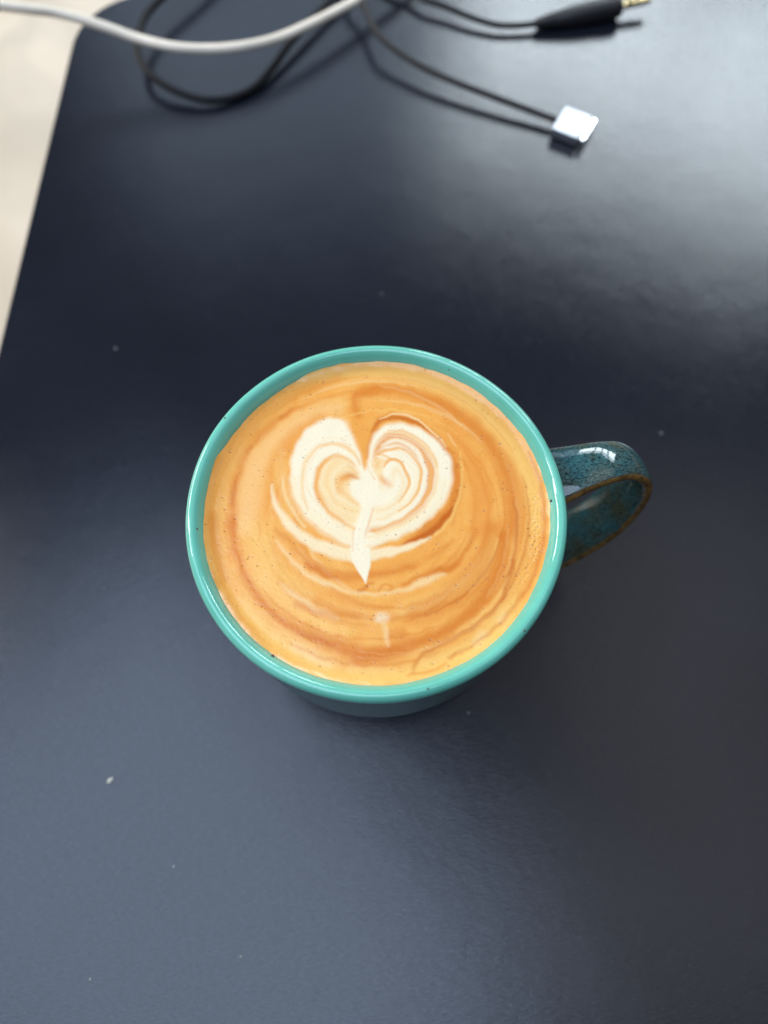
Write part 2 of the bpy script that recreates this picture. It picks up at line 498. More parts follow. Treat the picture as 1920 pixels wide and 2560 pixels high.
# traced poured-milk pattern, mm on the coffee's surface: S = tapering stroke (x, y, half width), F = filled shape
N_BANDS = 41
STROKES=[
('S','L',0.85,3,[(-19.84,35.65,1.53),(-7.32,37.1,1.53),(3.69,37.1,1.83),(14.62,33.84,2.14),(23.72,27.45,2.44),(30.93,18.84,2.44),(35.52,10.51,2.44),(37.33,2.78,2.14),(37.16,-3.48,1.53)]),
('S','D',0.75,2.6,[(-4.1,30.63,0.76),(-2.25,32.23,1.07),(1.49,32.77,1.22),(6.79,32.05,1.38),(12.05,30.27,1.53),(17.55,27.45,1.83),(22.04,23.97,1.99),(26.4,19.18,1.99),(29.19,14.81,1.99),(31.3,9.86,1.99),(32.15,4.37,1.83),(32.14,-0.37,1.83),(31.25,-5.32,1.53)]),
('S','B',0.5,2,[(-0.36,27.45,1.22),(6.75,28.16,1.53),(13.16,24.66,1.83),(19.08,18.16,2.14),(22.4,10.84,2.14),(23.24,2.78,1.83)]),
('S','O',0.5,2.5,[(-9.73,35.65,1.22),(-18.68,32.05,1.38),(-27.06,26.06,1.83),(-33.34,19.18,1.83),(-37.53,10.84,1.53),(-38.93,2.78,1.22),(-38.69,-3.48,1.22)]),
('S','P',0.9,3,[(-9.24,27.45,1.53),(-15.36,26.06,2.14),(-22.78,20.54,2.44),(-27.58,14.14,2.75),(-29.75,5.97,2.75),(-30.0,-3.48,2.44)]),
('S','D',0.55,1.4,[(-10.85,30.27,0.31),(-13.94,29.74,0.37),(-17.01,28.86,0.55),(-20.62,26.58,0.67),(-23.59,24.49,0.76),(-26.21,21.91,0.92),(-28.51,19.52,1.07),(-30.99,15.81,0.76),(-32.22,11.83,0.92),(-33.34,6.62,1.07),(-33.53,1.2,0.98),(-33.33,-3.48,0.98)]),
('S','E',0.45,0.9,[(-20.63,26.75,0.24),(-22.12,25.71,0.43),(-23.59,24.49,0.55)]),
('S','E',0.35,1,[(-33.18,8.56,0.43),(-33.67,5.01,0.73),(-33.72,1.83,0.61)]),
('S','E',0.3,0.9,[(-30.16,16.82,0.37),(-31.1,15.14,0.43)]),
('S','D',0.75,1.5,[(-33.54,-2.59,0.98),(-33.04,-5.36,0.98),(-32.39,-8.41,0.98),(-31.48,-11.12,0.86),(-30.27,-14.09,0.79),(-28.48,-17.6,0.86),(-26.02,-21.06,0.98),(-23.06,-24.19,1.07),(-19.62,-26.72,0.98),(-16.25,-28.25,1.16),(-12.07,-30.04,1.47),(-7.93,-31.69,1.68),(-3.83,-32.91,1.47),(1.6,-33.46,1.22),(5.68,-33.05,0.92)]),
('S','E',0.35,1.4,[(-17.32,-28.94,0.43),(-13.45,-29.91,0.67),(-9.3,-31.41,0.49)]),
('S','D',0.55,1.6,[(-38.14,-1.35,0.73),(-37.3,-6.28,0.79),(-36.04,-11.12,0.61),(-33.92,-16.43,0.43)]),
('S','L',0.6,2.6,[(-28.16,-5.06,2.14),(-26.95,-10.52,2.44),(-24.65,-15.85,2.44),(-20.47,-20.49,2.29),(-16.42,-23.91,1.99),(-11.34,-27.0,1.83),(-6.64,-28.11,1.53)]),
('S','L',0.9,3,[(-29.29,-22.2,1.22),(-25.09,-27.27,1.53),(-20.21,-31.41,1.68),(-14.64,-34.67,2.14),(-7.8,-37.62,1.83),(0.26,-38.68,1.22)]),
('S','K',0.5,2,[(-17.47,-31.69,0.76),(-13.31,-33.86,1.22),(-10.55,-35.48,0.92)]),
('S','D',0.75,1.9,[(0.01,32.05,1.22),(-3.1,31.87,1.16),(-4.96,31.16,0.92),(-5.56,29.21,0.86),(-4.89,25.36,1.04),(-3.91,20.54,1.04),(-2.95,15.81,0.79)]),
('S','B',0.5,2,[(-6.77,27.45,0.61),(-5.77,22.59,0.73),(-4.48,17.49,0.61)]),
('S','L',0.45,1.4,[(-18.74,28.38,0.53),(-14.78,29.52,0.53),(-10.44,29.71,0.59),(-7.08,28.38,0.53)]),
('S','D',0.8,1.5,[(-3.91,-34.45,1.29),(0.1,-33.59,1.36),(4.7,-32.16,1.36),(9.62,-30.71,1.36),(14.58,-28.67,1.29),(18.75,-25.87,1.36),(22.39,-22.89,1.42),(25.21,-19.56,1.49),(27.5,-15.56,1.49),(29.08,-11.49,1.36),(29.53,-6.39,1.29)]),
('S','E',0.65,0.8,[(31.45,-12.12,0.39),(30.53,-14.94,0.65),(29.15,-18.03,0.65),(28.08,-21.08,0.39),(25.87,-23.79,0.39),(22.81,-26.46,0.39),(19.22,-28.82,0.39),(15.1,-30.86,0.45),(11.59,-32.73,0.39),(9.55,-34.45,0.26),(8.23,-36.58,0.19)]),
('S','B',0.6,0.9,[(28.51,-8.32,0.39),(26.76,-12.75,0.39),(24.14,-17.11,0.39),(20.14,-20.47,0.32),(16.82,-22.59,0.26)]),
('S','L',0.75,1.1,[(27.1,-6.39,0.39),(25.35,-10.86,0.52),(22.45,-14.94,0.58),(19.06,-17.72,0.58),(15.45,-19.25,0.52)]),
('S','L',0.9,1.6,[(30.97,-21.98,1.29),(28.09,-25.87,1.94),(24.09,-29.98,1.94),(19.64,-32.88,1.94),(14.4,-35.16,1.94),(8.65,-37.43,1.62),(2.39,-37.99,1.29),(-3.29,-37.99,1.29)]),
('S','K',0.5,1.4,[(22.03,-30.86,0.97),(23.56,-29.11,0.97)]),
('S','K',0.45,1.4,[(27.51,-25.87,0.81),(28.44,-24.98,0.65)]),
('S','D',0.6,0.8,[(6.93,-38.04,0.16),(10.07,-37.37,0.23),(12.64,-36.92,0.23),(14.38,-35.87,0.19),(15.26,-35.16,0.1)]),
('S','D',0.55,0.7,[(16.43,-34.31,0.26),(17.31,-33.74,0.32),(18.76,-33.31,0.13)]),
('S','D',0.5,0.9,[(8.69,-34.88,0.26),(8.23,-36.58,0.32),(8.07,-37.71,0.19)]),
('S','D',0.8,1.1,[(23.23,-4.44,0.39),(22.2,-7.03,0.45),(21.03,-9.59,0.45)]),
('S','D',0.7,1.2,[(11.99,-14.94,0.26),(14.39,-14.32,0.58),(17.12,-13.54,0.78),(19.29,-11.65,0.71),(20.57,-9.59,0.32)]),
('S','D',0.5,1.1,[(10.86,-11.49,0.45),(13.29,-10.55,0.71),(16.05,-8.95,0.45),(17.62,-7.35,0.26)]),
('S','D',0.55,0.8,[(6.32,-13.38,0.45),(7.37,-13.54,0.52)]),
('S','L',0.7,1.6,[(5.34,-23.79,1.29),(11.24,-21.98,1.62),(16.62,-19.56,1.29),(20.89,-16.49,0.97)]),
('S','D',0.45,1,[(3.57,-25.87,0.32),(7.67,-25.13,0.45),(11.79,-23.94,0.39),(15.66,-21.98,0.26)]),
('S','D',0.5,1.6,[(3.56,-29.11,0.97),(5.88,-29.11,0.97)]),
('S','O',0.6,2.2,[(17.4,22.59,1.53),(22.01,15.81,1.83),(24.42,9.21,2.14),(24.97,2.15,2.44),(24.09,-4.09,2.44)]),
('S','D',0.5,2.2,[(26.9,-4.44,1.94),(26.02,-9.59,2.59),(23.36,-14.63,2.91),(19.0,-19.25,2.91),(14.18,-22.29,2.59),(8.85,-24.38,1.94)]),
('S','O',0.5,2,[(14.63,-5.74,1.29),(12.1,-9.59,1.62),(7.83,-12.44,1.62),(3.62,-13.69,1.29)]),
('S','O',0.5,2,[(-13.77,24.32,1.22),(-19.71,19.86,1.53),(-23.07,14.14,1.68),(-24.22,7.59,1.53),(-24.08,-0.37,1.22)]),
('S','L',0.6,0.9,[(27.98,-7.03,0.32),(26.52,-11.49,0.39),(24.22,-15.56,0.39),(21.09,-18.95,0.32)]),
('S','L',0.5,0.9,[(30.28,-14.01,0.26),(28.87,-17.72,0.32),(25.97,-21.98,0.39),(22.27,-25.58,0.32),(18.08,-28.23,0.26)]),
('S','D',0.75,1.2,[(-0.71,19.81,0.33),(0.26,23.13,0.66),(2.91,24.81,0.79),(6.21,24.62,0.86),(9.82,23.13,0.86),(13.38,20.18,0.86),(16.54,16.18,0.86),(18.35,12.24,1.12),(19.17,8.02,1.32),(18.71,3.87,1.32),(17.33,0.46,1.32),(14.73,-2.56,1.45),(11.55,-4.89,1.45),(8.1,-7.19,0.72),(5.92,-8.5,0.2)]),
('S','E',0.55,0.5,[(-1.36,20.18,0.1),(-0.39,22.39,0.26),(1.25,23.8,0.43),(4.23,24.43,0.46),(6.87,24.32,0.46),(9.82,23.13,0.33),(12.1,21.47,0.2)]),
('F','E',0.8,0.5,[(5.77,-8.5),(7.79,-7.03),(10.29,-5.72),(12.81,-4.23),(15.06,-1.9),(17.01,0.46),(18.15,1.48),(18.43,0.46),(17.27,-1.23),(15.65,-3.23),(13.71,-5.55),(10.89,-6.87),(8.09,-7.85)]),
('S','E',0.35,0.8,[(19.63,11.89,0.46),(20.08,11.0,0.39)]),
('S','E',0.3,0.8,[(19.06,4.9,0.53),(19.35,4.21,0.46)]),
('S','K',0.8,0.35,[(0.92,24.06,0.1),(2.57,24.99,0.2),(4.89,25.63,0.26),(7.21,25.37,0.3),(9.84,24.06,0.3),(12.44,22.02,0.26),(14.99,19.26,0.23),(16.88,16.9,0.13)]),
('S','K',0.45,0.5,[(17.15,20.36,0.1),(18.08,18.72,0.23),(19.16,16.72,0.1)]),
('S','L',0.7,0.6,[(20.07,15.1,0.16),(20.4,10.82,0.26),(20.05,5.93,0.33),(19.29,2.5,0.39),(17.91,-0.89,0.39),(15.95,-3.56,0.39),(13.71,-5.88,0.39)]),
('S','L',0.6,1.1,[(-23.92,12.95,0.46),(-23.66,8.02,0.46)]),
('S','P',0.6,1.3,[(-22.74,15.1,0.66),(-22.38,8.02,0.72),(-20.84,2.5,0.66),(-18.8,-0.89,0.46)]),
('S','N',0.95,0.9,[(-24.61,6.62,0.1),(-24.06,3.52,0.39),(-22.79,0.46,0.66),(-20.76,-2.56,0.92),(-17.97,-5.55,1.18),(-14.48,-7.85,1.38),(-10.72,-9.47,1.51),(-7.01,-10.44,1.65),(-3.93,-10.93,1.71)]),
('S','K',0.75,0.6,[(-22.24,8.37,0.13),(-21.75,4.9,0.3),(-20.32,1.48,0.39),(-18.46,-1.56,0.33),(-16.48,-3.9,0.26)]),
('S','N',0.95,0.7,[(-4.54,-10.93,1.65),(-0.86,-10.83,1.45),(2.83,-10.12,1.12),(6.53,-9.21,0.86),(9.64,-8.01,0.53),(12.45,-6.54,0.16)]),
('F','M',1,1,[(-2.72,10.65),(-3.26,13.13),(-4.2,16.18),(-5.55,19.81),(-6.84,22.57),(-8.16,23.95),(-10.15,24.51),(-12.46,24.25),(-15.06,22.95),(-17.59,20.36),(-19.36,17.26),(-20.4,13.67),(-20.61,9.77),(-20.11,5.93),(-19.23,3.18),(-17.76,0.63),(-15.94,-1.73),(-13.83,-3.9),(-11.29,-5.81),(-8.15,-7.52),(-5.19,-8.82),(-2.71,-9.8),(-0.56,-8.82),(2.22,-7.68),(5.16,-6.47),(8.13,-5.06),(10.96,-3.23),(13.52,-0.89),(15.73,1.82),(17.22,4.9),(18.02,8.02),(18.14,11.53),(17.22,15.1),(15.03,17.99),(12.14,20.55),(8.66,22.39),(5.21,23.13),(1.98,22.39),(-0.25,20.55),(-1.42,17.99),(-1.91,15.1),(-2.08,11.89),(-2.2,10.12)]),
('S','B',0.85,0.6,[(-21.11,11.53,0.16),(-20.85,8.02,0.23),(-20.16,4.9,0.23),(-18.93,2.16,0.26),(-17.09,-0.55,0.26),(-14.64,-3.23,0.26),(-11.45,-5.72,0.26),(-8.3,-7.52,0.2),(-5.5,-8.76,0.07)]),
('S','N',0.6,1.2,[(-19.82,8.02,0.99),(-19.03,4.55,1.18),(-17.31,1.14,1.32),(-14.68,-1.9,1.45),(-11.48,-4.56,1.45),(-7.7,-6.54,1.45),(-4.59,-7.19,1.32)]),
('S','N',0.5,1.2,[(-1.5,-7.19,0.99),(2.22,-6.54,1.12),(5.95,-5.06,1.12),(9.73,-2.56,1.12),(12.91,0.12,1.12),(15.21,3.52,0.99),(16.27,7.32,0.86)]),
('F','K',0.9,1.2,[(-5.17,11.53),(-6.48,12.95),(-8.76,13.67),(-11.02,13.38),(-12.91,11.89),(-13.96,9.42),(-14.11,6.28),(-13.38,3.52),(-11.79,0.97),(-9.53,-1.39),(-6.84,-2.9),(-4.96,-3.23),(-3.74,-0.89),(-3.45,1.14),(-4.73,3.18),(-6.03,5.24),(-6.39,7.32),(-4.81,8.37),(-4.18,9.77)]),
('S','P',0.75,0.7,[(-15.87,0.46,0.13),(-16.93,3.52,0.3),(-17.4,7.32,0.39),(-17.23,11.18,0.39),(-15.91,14.56,0.39),(-13.7,16.61,0.39),(-10.8,17.44,0.39),(-8.18,16.97,0.43),(-6.2,15.46,0.43),(-4.72,13.67,0.36),(-3.73,11.89,0.16)]),
('S','B',0.9,0.8,[(-5.1,-4.23,0.2),(-6.83,-3.23,0.33),(-9.53,-1.56,0.39),(-11.88,0.8,0.49),(-13.54,3.52,0.59),(-14.28,6.62,0.63),(-14.06,9.77,0.63),(-12.92,12.13,0.63),(-11.02,13.67,0.59),(-8.44,14.09,0.53),(-6.49,13.31,0.39),(-5.24,11.89,0.23)]),
('S','M',0.8,0.7,[(-15.59,5.93,0.46),(-15.56,9.42,0.59),(-14.54,12.6,0.66),(-12.36,15.1,0.66),(-9.45,15.64,0.66),(-6.83,14.38,0.59),(-4.86,12.24,0.39)]),
('S','D',0.8,1.2,[(-8.0,8.37,0.26),(-6.73,8.72,0.72),(-5.45,8.72,0.59),(-4.33,8.37,0.13)]),
('S','B',0.7,1.6,[(-8.58,5.24,0.46),(-8.69,7.32,0.86),(-7.68,8.37,0.86)]),
('S','B',0.5,1.5,[(-6.47,11.89,0.2),(-4.99,10.12,0.33),(-4.33,8.72,0.26)]),
('S','B',0.45,1.4,[(-7.93,4.55,0.33),(-6.0,2.84,0.33),(-4.72,1.82,0.13)]),
('S','P',0.6,1.3,[(-10.98,24.69,0.2),(-9.33,24.69,0.39),(-7.83,23.95,0.49),(-6.64,22.2,0.43),(-5.45,19.26,0.33),(-4.26,15.82,0.2)]),
('S','B',0.85,1,[(-4.01,22.39,2.3),(-3.48,18.72,1.45),(-2.95,15.1,0.79),(-2.67,12.6,0.39),(-2.43,10.82,0.16)]),
('S','D',0.55,0.9,[(-1.36,19.45,0.26),(-1.83,16.9,0.26),(-2.23,13.67,0.2)]),
('F','O',0.8,0.9,[(-0.99,12.95),(-0.37,16.9),(0.93,19.08),(3.06,20.55),(5.52,21.1),(8.46,19.81),(11.37,17.63),(13.41,14.38),(14.13,10.82),(14.04,7.32),(12.67,3.18),(10.08,-0.22),(6.6,-2.9),(2.84,-4.56),(-0.89,-5.55),(-1.21,-4.23),(2.22,-3.56),(5.98,-1.56),(9.16,1.48),(11.13,5.24),(11.51,8.72),(10.62,12.6),(8.08,15.82),(5.17,17.26),(1.91,16.9),(0.94,14.38),(-0.02,12.24)]),
('F','K',0.85,0.8,[(-1.31,11.53),(-0.99,12.95),(0.29,13.84),(2.23,13.49),(1.91,11.53),(1.27,9.42),(2.23,5.93),(0.31,8.37)]),
('F','N',0.75,1.6,[(-0.91,-0.89),(2.85,0.12),(6.02,2.5),(7.96,5.93),(8.65,10.12),(10.9,10.12),(11.14,5.93),(9.48,1.82),(6.3,-1.56),(2.22,-3.56),(-0.89,-4.23)]),
('S','K',0.9,0.5,[(2.24,20.18,0.13),(5.19,20.55,0.2),(8.45,19.26,0.26),(11.67,16.72,0.3),(13.86,12.95,0.3),(14.55,8.72,0.3),(13.65,4.55,0.3),(11.36,0.8,0.26),(8.17,-2.23,0.23),(4.09,-4.23,0.2),(-0.27,-5.39,0.13)]),
('S','B',0.75,0.4,[(2.9,20.91,0.13),(5.52,21.1,0.23),(8.46,20.0,0.26),(11.37,17.81,0.23),(13.58,14.74,0.2),(14.63,11.53,0.16)]),
('S','M',0.9,0.5,[(1.26,16.9,0.16),(3.05,17.99,0.39),(5.34,18.28,0.53),(7.78,17.26,0.59),(9.86,15.1,0.59),(11.25,11.89,0.56),(11.67,8.37,0.53),(10.96,4.9,0.46),(9.17,1.82,0.39),(6.3,-0.89,0.33),(2.85,-2.56,0.26),(-0.59,-3.23,0.16)]),
('S','B',0.8,0.45,[(1.43,14.92,0.36),(2.72,15.89,0.39),(4.84,16.25,0.39),(7.11,15.64,0.39),(9.19,13.84,0.39),(10.44,11.18,0.39),(10.7,8.02,0.36),(9.85,4.9,0.3),(8.07,2.16,0.2),(5.37,-0.05,0.13)]),
('S','B',0.7,0.5,[(12.73,12.95,0.13),(13.13,9.42,0.26),(12.73,5.93,0.33),(11.07,2.5,0.3),(8.5,-0.55,0.26),(5.35,-2.73,0.23),(1.6,-4.23,0.2),(-1.51,-5.39,0.13)]),
('S','M',0.9,0.45,[(0.13,14.02,0.16),(2.24,13.84,0.3),(4.5,14.2,0.46),(6.76,13.31,0.59),(8.35,11.18,0.59),(8.95,8.37,0.59),(8.43,5.59,0.53),(6.97,2.84,0.39)]),
('S','B',0.85,0.4,[(1.75,11.35,0.13),(2.4,12.6,0.36),(3.69,13.2,0.39),(5.3,12.77,0.39),(6.58,11.35,0.36),(7.52,9.07,0.33),(7.65,6.62,0.3),(6.83,4.21,0.16),(5.38,2.16,0.1)]),
('S','B',0.8,0.4,[(-0.19,14.56,0.1),(1.26,14.38,0.23),(3.04,13.67,0.2),(4.5,13.38,0.13)]),
('F','K',0.6,1.2,[(-0.97,8.02),(2.23,5.24),(3.5,6.62),(3.84,10.12),(5.13,11.53),(6.72,9.42),(7.17,6.28),(6.18,3.18),(4.12,1.14),(1.28,-0.22),(-1.23,-0.22)]),
('F','M',0.95,1.1,[(-1.29,8.02),(0.96,5.24),(3.5,5.59),(4.47,8.72),(5.44,9.42),(6.06,7.32),(5.72,4.9),(4.12,2.5),(1.28,0.97),(-1.24,0.63),(-3.13,1.48),(-4.9,3.52),(-6.05,6.45),(-4.63,7.32),(-2.87,7.15)]),
('S','O',0.75,1.5,[(1.27,8.37,0.33),(2.23,7.32,0.59),(3.03,6.45,0.2)]),
('S','B',0.55,1.5,[(-0.02,11.53,0.39),(0.3,12.95,0.33)]),
('S','B',0.85,0.35,[(-2.65,10.75,0.13),(-1.78,9.94,0.23),(-0.97,8.72,0.23),(-0.17,8.09,0.1)]),
('S','N',0.55,0.5,[(-1.36,13.75,0.11),(-0.62,16.76,0.14),(0.89,19.13,0.17),(3.32,20.66,0.2),(6.37,20.66,0.22),(9.4,19.3,0.24),(12.09,16.93,0.26),(14.14,14.09,0.26),(15.1,10.78,0.26),(14.92,7.52,0.26),(13.89,4.3,0.24),(12.07,1.6,0.22),(9.68,-0.91,0.2),(6.74,-3.09,0.17),(3.54,-4.63,0.14),(0.36,-5.71,0.11)]),
('S','M',0.5,0.5,[(-1.23,13.13,0.1),(-0.55,15.9,0.12),(0.84,18.08,0.15),(3.09,19.49,0.18),(5.9,19.49,0.2),(8.7,18.24,0.21),(11.19,16.06,0.22),(13.08,13.44,0.23),(13.98,10.39,0.23),(13.82,7.38,0.22),(12.87,4.4,0.21),(11.19,1.9,0.2),(8.98,-0.43,0.18),(6.26,-2.45,0.15),(3.3,-3.88,0.12),(0.35,-4.88,0.1)]),
('S','P',0.4,0.5,[(-1.12,12.6,0.07),(-0.49,15.17,0.09),(0.8,17.19,0.11),(2.89,18.5,0.13),(5.5,18.5,0.14),(8.1,17.34,0.15),(10.41,15.31,0.16),(12.18,12.88,0.16),(13.02,10.05,0.16),(12.88,7.25,0.16),(12.0,4.48,0.15),(10.44,2.16,0.14),(8.39,-0.01,0.13),(5.85,-1.9,0.11),(3.1,-3.23,0.09),(0.35,-4.16,0.07)]),
('S','M',0.45,0.5,[(-0.94,11.71,0.08),(-0.39,13.95,0.11),(0.74,15.71,0.13),(2.56,16.85,0.15),(4.84,16.85,0.17),(7.11,15.84,0.18),(9.13,14.08,0.19),(10.68,11.96,0.2),(11.42,9.49,0.2),(11.3,7.04,0.19),(10.54,4.62,0.18),(9.18,2.58,0.17),(7.39,0.68,0.15),(5.17,-0.97,0.13),(2.75,-2.15,0.11),(0.35,-2.97,0.08)]),
('S','P',0.38,0.5,[(-0.81,11.09,0.07),(-0.31,13.1,0.09),(0.7,14.68,0.11),(2.33,15.7,0.13),(4.38,15.7,0.14),(6.42,14.79,0.15),(8.23,13.21,0.16),(9.63,11.31,0.16),(10.3,9.09,0.16),(10.2,6.9,0.16),(9.52,4.72,0.15),(8.3,2.88,0.14),(6.69,1.17,0.13),(4.69,-0.33,0.11),(2.51,-1.38,0.09),(0.34,-2.12,0.07)]),
('S','N',0.5,0.5,[(-0.68,10.47,0.1),(-0.24,12.26,0.12),(0.66,13.65,0.15),(2.11,14.55,0.18),(3.92,14.55,0.2),(5.73,13.75,0.21),(7.34,12.35,0.22),(8.58,10.67,0.23),(9.18,8.7,0.23),(9.1,6.75,0.22),(8.5,4.81,0.21),(7.42,3.18,0.2),(5.99,1.65,0.18),(4.21,0.32,0.15),(2.27,-0.62,0.12),(0.34,-1.28,0.1)]),
('S','P',0.35,0.5,[(-0.52,9.68,0.07),(-0.15,11.17,0.09),(0.6,12.34,0.11),(1.81,13.09,0.13),(3.33,13.09,0.14),(4.85,12.42,0.15),(6.2,11.25,0.16),(7.24,9.85,0.16),(7.75,8.2,0.16),(7.69,6.56,0.16),(7.19,4.94,0.15),(6.28,3.57,0.14),(5.08,2.28,0.13),(3.59,1.16,0.11),(1.96,0.37,0.09),(0.34,-0.19,0.07)]),
('S','N',0.5,0.6,[(-3.92,12.48,0.14),(-5.47,15.81,0.19),(-7.63,18.33,0.23),(-10.38,19.01,0.27),(-13.39,17.99,0.3),(-16.01,15.14,0.32),(-17.53,11.49,0.33),(-17.83,7.89,0.33),(-17.11,4.67,0.32),(-15.53,1.81,0.3),(-13.4,-0.55,0.27),(-10.71,-2.73,0.23),(-7.48,-4.59,0.19),(-4.86,-5.51,0.14)]),
('S','P',0.3,0.6,[(-3.94,11.87,0.07),(-5.34,14.87,0.09),(-7.28,17.14,0.11),(-9.76,17.75,0.13),(-12.47,16.84,0.15),(-14.85,14.27,0.16),(-16.22,10.98,0.16),(-16.5,7.74,0.16),(-15.86,4.83,0.16),(-14.44,2.24,0.15),(-12.52,0.1,0.13),(-10.09,-1.88,0.11),(-7.16,-3.56,0.09),(-4.79,-4.39,0.07)]),
('S','N',0.5,0.6,[(-4.0,10.26,0.14),(-4.99,12.38,0.19),(-6.37,13.99,0.23),(-8.13,14.42,0.27),(-10.06,13.77,0.3),(-11.75,11.96,0.32),(-12.74,9.63,0.33),(-12.96,7.32,0.33),(-12.52,5.24,0.32),(-11.51,3.39,0.3),(-10.14,1.85,0.27),(-8.41,0.43,0.23),(-6.31,-0.79,0.19),(-4.61,-1.39,0.14)]),
('S','P',0.35,0.6,[(-4.02,9.73,0.08),(-4.88,11.56,0.11),(-6.07,12.94,0.14),(-7.59,13.32,0.16),(-9.26,12.76,0.18),(-10.73,11.19,0.19),(-11.59,9.18,0.2),(-11.78,7.18,0.2),(-11.4,5.38,0.19),(-10.53,3.77,0.18),(-9.35,2.44,0.16),(-7.85,1.2,0.14),(-6.03,0.14,0.11),(-4.55,-0.38,0.08)]),
('S','M',0.4,0.6,[(-4.04,9.06,0.11),(-4.73,10.54,0.15),(-5.69,11.65,0.18),(-6.92,11.95,0.21),(-8.26,11.5,0.24),(-9.45,10.24,0.25),(-10.15,8.62,0.26),(-10.31,7.01,0.26),(-10.01,5.55,0.25),(-9.31,4.25,0.24),(-8.35,3.17,0.21),(-7.14,2.17,0.18),(-5.67,1.31,0.15),(-4.47,0.88,0.11)]),
('F','K',0.6,1.2,[(-5.27,-3.56),(-7.45,-3.56),(-10.3,-1.9),(-12.24,0.12),(-10.29,-2.23),(-7.75,-4.23),(-5.24,-5.55)]),
('S','K',0.6,0.7,[(-1.5,-6.54,0.16),(2.22,-5.39,0.3),(5.97,-3.56,0.33),(9.12,-1.06,0.26)]),
('S','D',0.6,1.2,[(-22.98,-4.89,0.26),(-21.36,-6.21,0.59),(-19.42,-7.85,0.46),(-17.14,-10.77,0.46),(-14.29,-13.33,0.86),(-9.96,-15.24,1.18),(-5.69,-15.87,1.18),(-1.13,-15.24,1.32),(3.43,-13.97,1.45),(8.02,-13.01,1.32)]),
('S','B',0.8,1.2,[(-0.23,-13.33,1.32),(4.97,-12.37,1.45),(9.59,-10.77,1.32),(13.33,-8.5,0.86)]),
('S','D',0.8,0.8,[(-15.83,-12.85,0.33),(-13.95,-14.13,0.46),(-11.17,-15.55,0.46),(-9.02,-16.18,0.26)]),
('S','D',0.75,0.7,[(-3.82,-19.25,0.33),(-2.62,-18.85,0.53),(-1.72,-17.75,0.33),(-0.52,-17.44,0.2)]),
('S','D',0.6,0.5,[(0.7,-19.0,0.23),(1.76,-17.75,0.23),(2.97,-17.75,0.23),(3.57,-18.69,0.23),(2.81,-19.31,0.2)]),
('S','D',0.7,0.9,[(6.14,-17.75,0.39),(9.5,-16.18,0.46),(13.17,-14.92,0.59),(16.24,-14.29,0.72),(18.72,-13.01,0.46)]),
('S','K',0.75,0.9,[(-22.86,-7.19,0.2),(-20.54,-10.28,0.33),(-17.95,-13.33,0.39),(-14.81,-15.71,0.53),(-11.73,-17.19,0.59),(-8.67,-18.53,0.46),(-5.63,-19.53,0.3),(-2.61,-19.93,0.23),(1.91,-19.78,0.23),(5.83,-19.22,0.33),(8.86,-18.07,0.66),(11.0,-17.06,0.86),(13.45,-16.03,0.59),(15.6,-15.3,0.2)]),
('S','K',0.7,1,[(-20.79,-17.75,0.2),(-18.26,-20.24,0.53),(-15.48,-22.09,0.66),(-12.42,-23.93,0.53),(-8.51,-25.44,0.26)]),
('S','D',0.45,1,[(-17.88,-22.2,0.61),(-14.22,-23.62,0.73),(-9.47,-24.75,0.67),(-3.93,-25.04,0.61)]),
('S','L',0.6,1.8,[(-25.64,-7.19,1.32),(-24.13,-12.05,1.65),(-20.27,-15.87,1.32),(-14.65,-20.24,0.99)]),
('S','M',1,0.5,[(-2.27,10.82,0.16),(-1.77,8.37,0.99),(-1.27,5.93,1.81),(-1.57,2.84,1.48),(-2.02,0.46,1.05),(-2.78,-2.56,1.12),(-3.53,-5.22,1.58),(-3.81,-7.85,1.97),(-3.48,-10.12,2.24),(-3.14,-12.37,1.84),(-2.75,-14.6,1.18),(-2.46,-16.18,0.59),(-2.3,-17.44,0.13)]),
('S','O',0.45,0.6,[(-0.61,0.46,0.13),(-1.22,-2.23,0.26),(-2.13,-5.22,0.26),(-2.28,-6.54,0.1)]),
('S','O',0.35,0.6,[(-5.1,-4.23,0.16),(-5.46,-7.19,0.16),(-5.33,-9.8,0.1)]),
('S','P',0.35,0.5,[(-2.1,-8.66,0.33),(-1.18,-8.56,0.2)]),
('S','M',0.6,1.2,[(0.5,-25.87,0.45),(1.38,-25.34,1.03),(2.4,-25.22,0.52)]),
('S','K',0.6,0.8,[(1.67,-26.76,0.32),(2.11,-27.94,0.58),(2.54,-29.69,0.52),(3.03,-31.43,0.23)])]


# fine concentric marbling dragged round by the pour, under the heart
_g = np.random.default_rng(31)
_sw = []
for _k in range(64):
    _r = _g.uniform(15, 37.5); _a0 = _g.uniform(0, 360); _ln = _g.uniform(25, 95); _dr = _g.uniform(-2.2, 2.2)
    _cx, _cy = _g.normal(0, .8), _g.normal(.5, .8)
    _w = _g.uniform(.08, .55)
    _pts = []
    for _t in np.linspace(0, 1, 9):
        _a = R(_a0 + _ln * _t); _q = _r + _dr * _t
        _pts.append((_cx + _q * math.cos(_a), _cy + _q * math.sin(_a), _w * math.sin(math.pi * (.08 + .84 * _t))))
    _right = math.cos(R(_a0 + _ln / 2 + 35)) > 0
    _c = _g.choice(['D', 'O', 'D', 'P', 'E'] if _right else ['L', 'P', 'K', 'D', 'O'])
    _sw.append(('S', str(_c), float(_g.uniform(.18, .5)), float(_g.uniform(.35, 1.0)), _pts))
STROKES[N_BANDS:N_BANDS] = _sw

NR, NA = 270, 1200
RC = 40.7
rr = RC * (np.arange(NR + 1) / NR)[1:]
aa = np.arange(NA) * 2 * np.pi / NA
X = (rr[:, None] * np.cos(aa)).ravel(); Y = (rr[:, None] * np.sin(aa)).ravel()
rng = np.random.default_rng(7)


